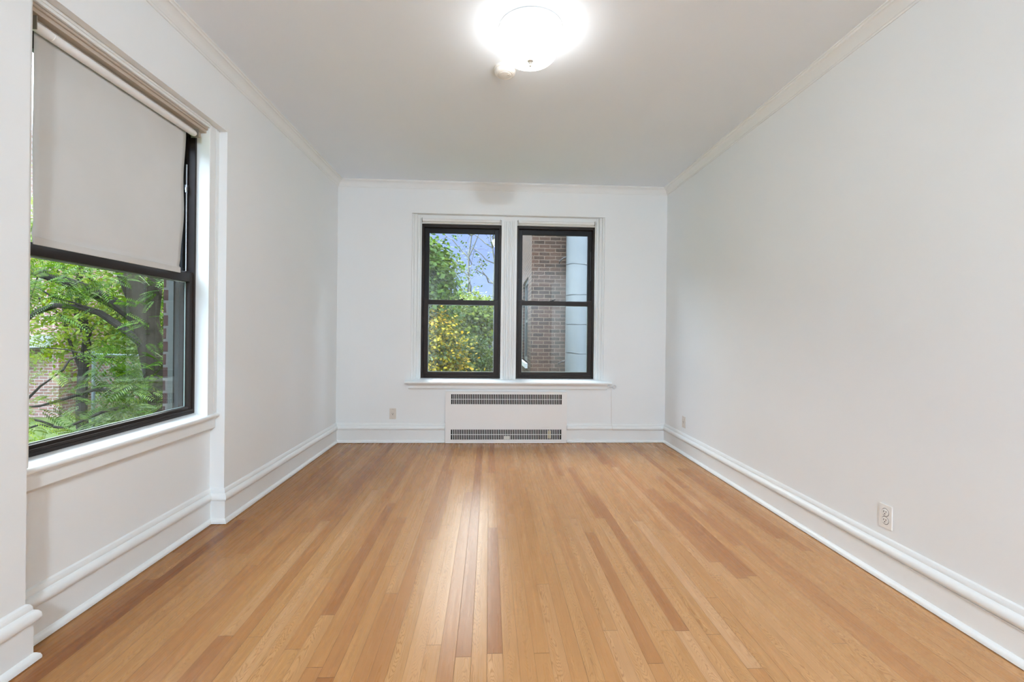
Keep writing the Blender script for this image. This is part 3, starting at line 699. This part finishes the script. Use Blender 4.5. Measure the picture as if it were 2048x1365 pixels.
# ------------------------------------------------------------------ foliage tools
MAPLE = [(0, 0), (0.10, -0.06), (0.40, 0.06), (0.30, 0.24), (0.52, 0.52), (0.28, 0.48), (0.20, 0.60), (0.0, 1.0), (-0.20, 0.60), (-0.28, 0.48), (-0.52, 0.52), (-0.30, 0.24), (-0.40, 0.06), (-0.10, -0.06)]
OVATE = [(0, 0), (0.20, 0.22), (0.25, 0.48), (0.15, 0.80), (0, 1), (-0.15, 0.80), (-0.25, 0.48), (-0.20, 0.22)]
def leaf_cloud(name, mat, parent, pts, nrm, size, template, rs, fold=0.18):
    """one mesh of many separate leaves: pts (n,3), nrm (n,3) preferred facing, size (n,)"""
    n = len(pts); T = np.array(template); k = len(T)
    nrm = nrm + rs.normal(0, 0.45, (n, 3)); nrm /= np.linalg.norm(nrm, axis=1, keepdims=True) + 1e-9
    t = rs.normal(0, 1, (n, 3)); t[:, 2] -= 0.6
    t -= nrm * (t * nrm).sum(1, keepdims=True); t /= np.linalg.norm(t, axis=1, keepdims=True) + 1e-9
    b = np.cross(nrm, t)
    lz = -fold * np.abs(T[:, 0]) * 1.2 - 0.25 * (T[:, 1] - 0.3) ** 2
    V = pts[:, None, :] + size[:, None, None] * (b[:, None, :] * T[None, :, 0, None] + t[:, None, :] * T[None, :, 1, None] + nrm[:, None, :] * lz[None, :, None])
    me = bpy.data.meshes.new(name)
    me.vertices.add(n * k); me.vertices.foreach_set('co', V.reshape(-1).astype(np.float32))
    me.loops.add(n * k); me.loops.foreach_set('vertex_index', np.arange(n * k, dtype=np.int32))
    me.polygons.add(n); me.polygons.foreach_set('loop_start', np.arange(0, n * k, k, dtype=np.int32)); me.polygons.foreach_set('loop_total', np.full(n, k, dtype=np.int32))
    me.update(calc_edges=True); me.validate(); me.materials.append(mat)
    o = bpy.data.objects.new(name, me); COL.objects.link(o); o.parent = parent
    return o
def clusters(rs, centre, rad, ncl, per, spread, flat=0.45, shell=0.55):
    c = rs.normal(0, 1, (ncl, 3)); c /= np.linalg.norm(c, axis=1, keepdims=True)
    c *= (shell + (1 - shell) * rs.random((ncl, 1))) ** 1.0
    cc = np.array(centre) + c * np.array(rad)
    p = np.repeat(cc, per, 0) + rs.normal(0, 1, (ncl * per, 3)) * np.array([spread, spread, spread * flat])
    nn = np.repeat(c, per, 0) * 0.5 + np.array([0, -0.15, 0.75])
    return p, nn
def frond_cloud(name, mat, parent, bases, dirs, length, rs, pairs=12, width=0.26):
    """feathery compound leaves: each a drooping stalk lined with paired leaflets"""
    V = []; F = []
    for p, d, L in zip(bases, dirs, length):
        p = Vector(p); d = Vector(d).normalized(); side = d.cross(Vector((0, 0, 1)))
        side = side.normalized() if side.length > 1e-3 else Vector((1, 0, 0))
        roll = rs.normal(0, 0.5); up = side.cross(d).normalized(); side = side * math.cos(roll) + up * math.sin(roll)
        for k in range(pairs):
            s = (k + 0.8) / pairs
            c = p + d * L * s + Vector((0, 0, -0.35 * L * s * s))
            w_ = L * width * (0.55 + 0.9 * s * (1 - s) * 2) ; lw = L * 0.034
            for sg in (-1, 1):
                tip = c + side * sg * w_ + d * w_ * 0.28 + Vector((0, 0, -0.18 * w_))
                ax = (tip - c); pr = d * lw
                b = len(V)
                V += [tuple(c), tuple(c + ax * 0.45 + pr), tuple(tip), tuple(c + ax * 0.45 - pr)]
                F.append((b, b + 1, b + 2, b + 3))
    me = bpy.data.meshes.new(name); me.from_pydata(V, [], F); me.update(); me.materials.append(mat)
    o = bpy.data.objects.new(name, me); COL.objects.link(o); o.parent = parent
    return o
def branch(m, pts, r0, r1, n=8):
    k = len(pts); m.tube(pts, [r0 + (r1 - r0) * i / (k - 1) for i in range(k)], n)
def wobble(rs, a, b, k, amp):
    a, b = np.array(a, float), np.array(b, float)
    out = [tuple(a + (b - a) * i / k + (rs.normal(0, amp, 3) if 0 < i < k else 0)) for i in range(k + 1)]
    return out
def tree(name, label, base, centre, rad, ncl, per, spread, size, tmpl, mat, seed, bark='bark', tr=0.10, flat=0.45, shell=0.5, group='trees and shrubs outside the windows', cat='tree', nb=9):
    rs = np.random.RandomState(seed)
    r = empty(name, base); tag(r, label, cat, group=group)
    b0 = np.array(base, float); c = np.array(centre, float) - b0
    m = MB(); tp = wobble(rs, (0, 0, 0), c, 5, 0.05); branch(m, tp, tr, tr * 0.45, 10)
    for i in range(nb):
        e = rs.normal(0, 1, 3); e /= np.linalg.norm(e); e = c + e * np.array(rad) * 0.8
        s = np.array(tp[rs.randint(2, 6)]); branch(m, wobble(rs, s, e, 4, 0.07), tr * 0.32, tr * 0.06, 6)
    smooth_by_angle(m.build('trunk', M[bark], r))
    p, nn = clusters(rs, c, rad, ncl, per, spread, flat, shell)
    sz = size * (0.65 + 0.7 * rs.random(len(p)))
    leaf_cloud('foliage', M[mat], r, p, nn, sz, tmpl, rs)
    return r
# --- beyond the end window
tree('maple_tree', 'bright green maple filling the upper left of the end window', (-2.0, 8.3, GZ), (-1.75, 8.3, 2.15), (1.25, 0.9, 1.05), 700, 30, 0.14, 0.070, MAPLE, 'leaf_maple', 11, tr=0.11)
tree('maple_tree', 'yellow green maple reaching across the middle of the end window', (-0.55, 10.2, GZ), (-0.62, 10.0, 1.45), (1.05, 0.7, 0.62), 460, 26, 0.14, 0.066, MAPLE, 'leaf_lime', 12, tr=0.08)
tree('yellowing_tree', 'yellowing tree low on the left of the end window', (-1.35, 7.7, GZ), (-1.05, 7.7, 0.80), (0.70, 0.5, 0.85), 330, 24, 0.12, 0.052, MAPLE, 'leaf_yellow', 13, tr=0.06)
tree('dark_shrub', 'dull green shrub at the middle bottom of the end window', (-0.42, 8.9, GZ), (-0.42, 8.9, 0.55), (0.52, 0.45, 0.62), 260, 24, 0.11, 0.048, OVATE, 'leaf_dark', 14, tr=0.04, cat='shrub')
tree('pale_tree', 'slender pale tree at the lower right of the end window', (0.15, 12.2, GZ), (0.0, 12.2, 1.05), (0.75, 0.7, 1.15), 120, 18, 0.16, 0.085, OVATE, 'leaf_far', 15, bark='bark_pale', tr=0.05)
tree('low_shrub', 'low yellow shrub along the bottom of the end window', (-0.75, 7.5, GZ), (-0.75, 7.5, 0.16), (0.75, 0.4, 0.42), 160, 20, 0.10, 0.05, OVATE, 'leaf_yellow', 16, tr=0.03, cat='shrub')
tree('far_tree', 'distant hazy green tree behind the maples', (-3.4, 17.5, GZ), (-3.2, 17.5, 1.9), (2.6, 1.5, 2.6), 240, 20, 0.32, 0.17, OVATE, 'leaf_far', 17, tr=0.15)
tree('far_tree', 'distant pale green tree low behind the slender tree', (-0.9, 19.5, GZ), (-0.9, 19.5, 0.9), (1.5, 1.2, 2.2), 220, 20, 0.32, 0.17, OVATE, 'leaf_far', 18, tr=0.15)
# thin bare trees against the sky
def bare_tree(label, base, top, seed, nleaf):
    rs = np.random.RandomState(seed); r = empty('bare_tree', base); tag(r, label, 'tree', group='trees and shrubs outside the windows')
    b0 = np.array(base); t = np.array(top) - b0
    m = MB(); tp = wobble(rs, (0, 0, 0), t, 8, 0.05); branch(m, tp, 0.075, 0.025, 8); ends = []
    for i in range(14):
        k = rs.randint(4, 9); s = np.array(tp[min(k, 8)]); dv = rs.normal(0, 1, 3); dv[2] = abs(dv[2]) * 0.8 + 0.3; dv /= np.linalg.norm(dv)
        e = s + dv * rs.uniform(0.6, 1.5); br = wobble(rs, s, e, 4, 0.06); branch(m, br, 0.028, 0.008, 6); ends.append(e)
        for j in range(3):
            e2 = e + rs.normal(0, 0.35, 3); branch(m, wobble(rs, br[3], e2, 3, 0.03), 0.010, 0.004, 5); ends.append(e2)
    smooth_by_angle(m.build('trunk', M['bark_ash'], r))
    ends = np.array(ends); p = np.repeat(ends, nleaf, 0) + rs.normal(0, 0.13, (len(ends) * nleaf, 3))
    leaf_cloud('foliage', M['leaf_maple'], r, p, np.tile([0, 0, 1.0], (len(p), 1)), 0.085 * (0.6 + 0.8 * rs.random(len(p))), OVATE, rs)
bare_tree('thin forked tree standing against the sky in the end window', (-0.85, 15.0, GZ), (-0.62, 15.0, 4.4), 21, 2)
bare_tree('thin leafy tree at the sky edge beside the mullion', (0.12, 15.5, GZ), (0.08, 15.5, 4.1), 22, 16)

# --- outside the left window: a feathery leaved tree
rs = np.random.RandomState(31)
B0 = Vector((-4.45, 6.6, GZ))
lt = empty('feathery_tree', B0); tag(lt, 'leaning feathery leaved tree close outside the left window', 'tree', group='trees and shrubs outside the windows')
def rel(L): return [tuple(Vector(p) - B0) for p in L]
m = MB()
m.tube(rel([(-4.45, 6.6, GZ), (-4.511, 6.6, -0.233), (-4.633, 6.6, 0.471), (-4.746, 6.6, 0.962), (-4.866, 6.6, 1.522), (-5.052, 6.6, 1.975), (-5.211, 6.6, 2.427), (-5.45, 6.7, 3.2), (-5.6, 6.8, 4.2)]), [0.19, 0.17, 0.16, 0.155, 0.15, 0.14, 0.13, 0.11, 0.06], 14)
m.tube(rel([(-4.78, 6.6, 1.15), (-4.74, 6.62, 1.62), (-4.70, 6.66, 2.2), (-4.62, 6.7, 3.1)]), [0.11, 0.10, 0.085, 0.05], 10)
smooth_by_angle(m.build('trunk', M['bark_brown'], lt))
m = MB()
m.tube(rel([(-4.829, 6.6, 1.242), (-5.169, 6.55, 1.518), (-5.505, 6.5, 1.709), (-5.907, 6.45, 1.869), (-6.391, 6.4, 2.028), (-6.9, 6.35, 2.10)]), [0.085, 0.078, 0.072, 0.066, 0.058, 0.05], 10)
m.tube(rel([(-4.745, 6.5, 0.948), (-5.031, 6.45, 1.204), (-5.268, 6.4, 1.391), (-5.503, 6.4, 1.464), (-5.837, 6.4, 1.488), (-6.134, 6.4, 1.379), (-6.383, 6.4, 1.14), (-6.7, 6.4, 0.90)]), [0.055, 0.048, 0.042, 0.038, 0.035, 0.034, 0.036, 0.03], 10)
def thin(a, b, r0, k=5, amp=0.05): m.tube(rel(wobble(rs, a, b, k, amp)), [r0 + (0.35 * r0 - r0) * i / k for i in range(k + 1)], 6)
thin((-5.27, 6.38, 1.40), (-6.55, 6.3, 1.98), 0.016); thin((-4.9, 6.4, 0.35), (-6.5, 6.2, 0.10), 0.028); thin((-6.35, 6.2, 0.0), (-5.5, 6.1, 0.62), 0.022)
thin((-5.5, 6.1, 0.62), (-5.1, 6.1, 1.02), 0.014); thin((-4.8, 6.3, 0.15), (-6.4, 5.9, -0.25), 0.026); thin((-5.5, 6.0, -0.05), (-6.2, 5.7, 0.25), 0.018)
thin((-6.13, 6.4, 1.38), (-6.6, 6.4, 1.46), 0.014); thin((-6.0, 6.35, 1.95), (-6.05, 6.3, 1.45), 0.010); thin((-5.0, 6.2, -0.1), (-5.6, 5.6, -0.6), 0.024); thin((-5.0, 6.3, 0.8), (-6.2, 6.1, 0.95), 0.012)
smooth_by_angle(m.build('branches', M['bark'], lt))
def fronds(n, c, r, zdir=-0.1):
    b = np.array(c) + rs.normal(0, 1, (n, 3)) * np.array(r) * 0.6
    a = rs.random(n) * 2 * math.pi; d = np.stack([np.cos(a), np.sin(a), zdir + 0.35 * rs.normal(0, 1, n)], 1)
    return b - np.array(B0), d
b1_, d1_ = fronds(420, (-5.0, 6.55, 0.35), (0.55, 0.5, 0.65)); b2_, d2_ = fronds(260, (-5.45, 6.3, 1.9), (0.7, 0.5, 0.45)); b3_, d3_ = fronds(190, (-4.55, 6.8, 1.5), (0.45, 0.4, 0.7))
bb_ = np.concatenate([b1_, b2_, b3_]); dd_ = np.concatenate([d1_, d2_, d3_])
frond_cloud('foliage', M['leaf_locust'], lt, bb_, dd_, 0.17 + 0.12 * rs.random(len(bb_)), rs)
def frond_tree(name, label, base, parts, mat, seed, length=0.22, cat='shrub'):
    global rs
    rs = np.random.RandomState(seed); r = empty(name, base); tag(r, label, cat, group='trees and shrubs outside the windows')
    m = MB(); bs, ds = [], []
    for n, c, rd in parts:
        branch(m, wobble(rs, (0, 0, 0), np.array(c) - np.array(base), 5, 0.05), 0.035, 0.010, 8)
        b = np.array(c) - np.array(base) + rs.normal(0, 1, (n, 3)) * np.array(rd) * 0.6
        a = rs.random(n) * 2 * math.pi; d = np.stack([np.cos(a), np.sin(a), -0.05 + 0.35 * rs.normal(0, 1, n)], 1)
        bs.append(b); ds.append(d)
    smooth_by_angle(m.build('stem', M['bark'], r))
    bs = np.concatenate(bs); ds = np.concatenate(ds)
    frond_cloud('foliage', M[mat], r, bs, ds, length * (0.7 + 0.6 * rs.random(len(bs))), rs)
frond_tree('feathery_shrub', 'lime green feathery shrub at the near lower corner of the left window', (-5.6, 5.5, GZ), [(120, (-5.55, 5.55, -0.30), (0.45, 0.4, 0.35)), (110, (-6.0, 5.9, 0.35), (0.4, 0.4, 0.45)), (100, (-6.3, 6.1, 1.0), (0.4, 0.4, 0.4))], 'leaf_lime', 41)
frond_tree('feathery_shrub', 'dark feathery undergrowth low beside the leaning tree trunk', (-4.3, 6.2, GZ), [(230, (-4.55, 6.0, -0.15), (0.55, 0.45, 0.45)), (160, (-4.2, 6.6, 0.35), (0.4, 0.4, 0.5))], 'leaf_dark', 42, 0.21)
tree('lime_tree', 'bright lime green tree behind the leaning feathery tree', (-7.6, 8.9, GZ), (-7.7, 8.9, 2.3), (1.9, 1.0, 1.9), 520, 26, 0.22, 0.075, OVATE, 'leaf_lime', 43, tr=0.10)
tree('green_tree', 'mid green tree standing behind the leaning trunk', (-6.0, 9.4, GZ), (-5.9, 9.4, 1.3), (1.5, 0.9, 1.9), 380, 26, 0.22, 0.075, OVATE, 'leaf_locust', 44, tr=0.10)
tree('far_tree', 'distant green trees beyond the chain link fence', (-8.5, 12.5, GZ), (-8.2, 12.5, 1.0), (3.2, 1.2, 2.6), 260, 20, 0.34, 0.17, OVATE, 'leaf_far', 45, tr=0.15)

# brick house far to the left
hs = empty('brick_house', (-13.6, 11.6, GZ)); tag(hs, 'pale red brick house seen past the branches', 'building')
MB().box(0, 3.1, 0, 6.0, 0, 7.0).build('brick_wall', M['brick_red'], hs)
m = MB(); m.box(-0.1, 2.95, -0.55, 0.0, 1.70, 1.95); m.box(-0.1, 2.95, -0.6, 0.0, 1.95, 2.0); m.build('porch_canopy', M['stone'], hs)
for px in (0.6, 2.15): MB().box(px, px + 0.1, -0.5, -0.4, 0, 1.7).build('porch_post', M['stone'], hs)

# chain link fence
fn = empty('chain_link_fence', (-6.6, 7.9, GZ)); tag(fn, 'grey chain link fence behind the leaning tree', 'fence')
FL, FH = 3.4, 1.75
fdir = Vector((1.0, -0.25, 0)).normalized()
def fp(s, z, o=0): return (fdir.x * s - fdir.y * o, fdir.y * s + fdir.x * o, z)
for s in (0.0, FL / 2, FL):
    smooth_by_angle(MB().tube([fp(s, 0), fp(s, FH + 0.05)], 0.025, 10).build('post', M['galv'], fn))
MB().tube([fp(0, FH), fp(FL, FH)], 0.02, 10).build('top_rail', M['galv'], fn)
m = MB(); g = 0.075; k = -FH
while k < FL:
    for dr_, o_ in ((1, 0.0), (-1, 0.004)):
        s0, s1, z0, z1 = k, k + FH, 0.0, FH
        if s0 < 0: z0 = -s0; s0 = 0
        if s1 > FL: z1 = FH - (s1 - FL); s1 = FL
        if z1 > z0:
            if dr_ < 0: z0, z1 = FH - z0, FH - z1
            m.tube([fp(s0, z0, o_), fp(s1, z1, o_)], 0.0022, 4, cap=False)
    k += g
m.build('wire_mesh', M['galv'], fn)
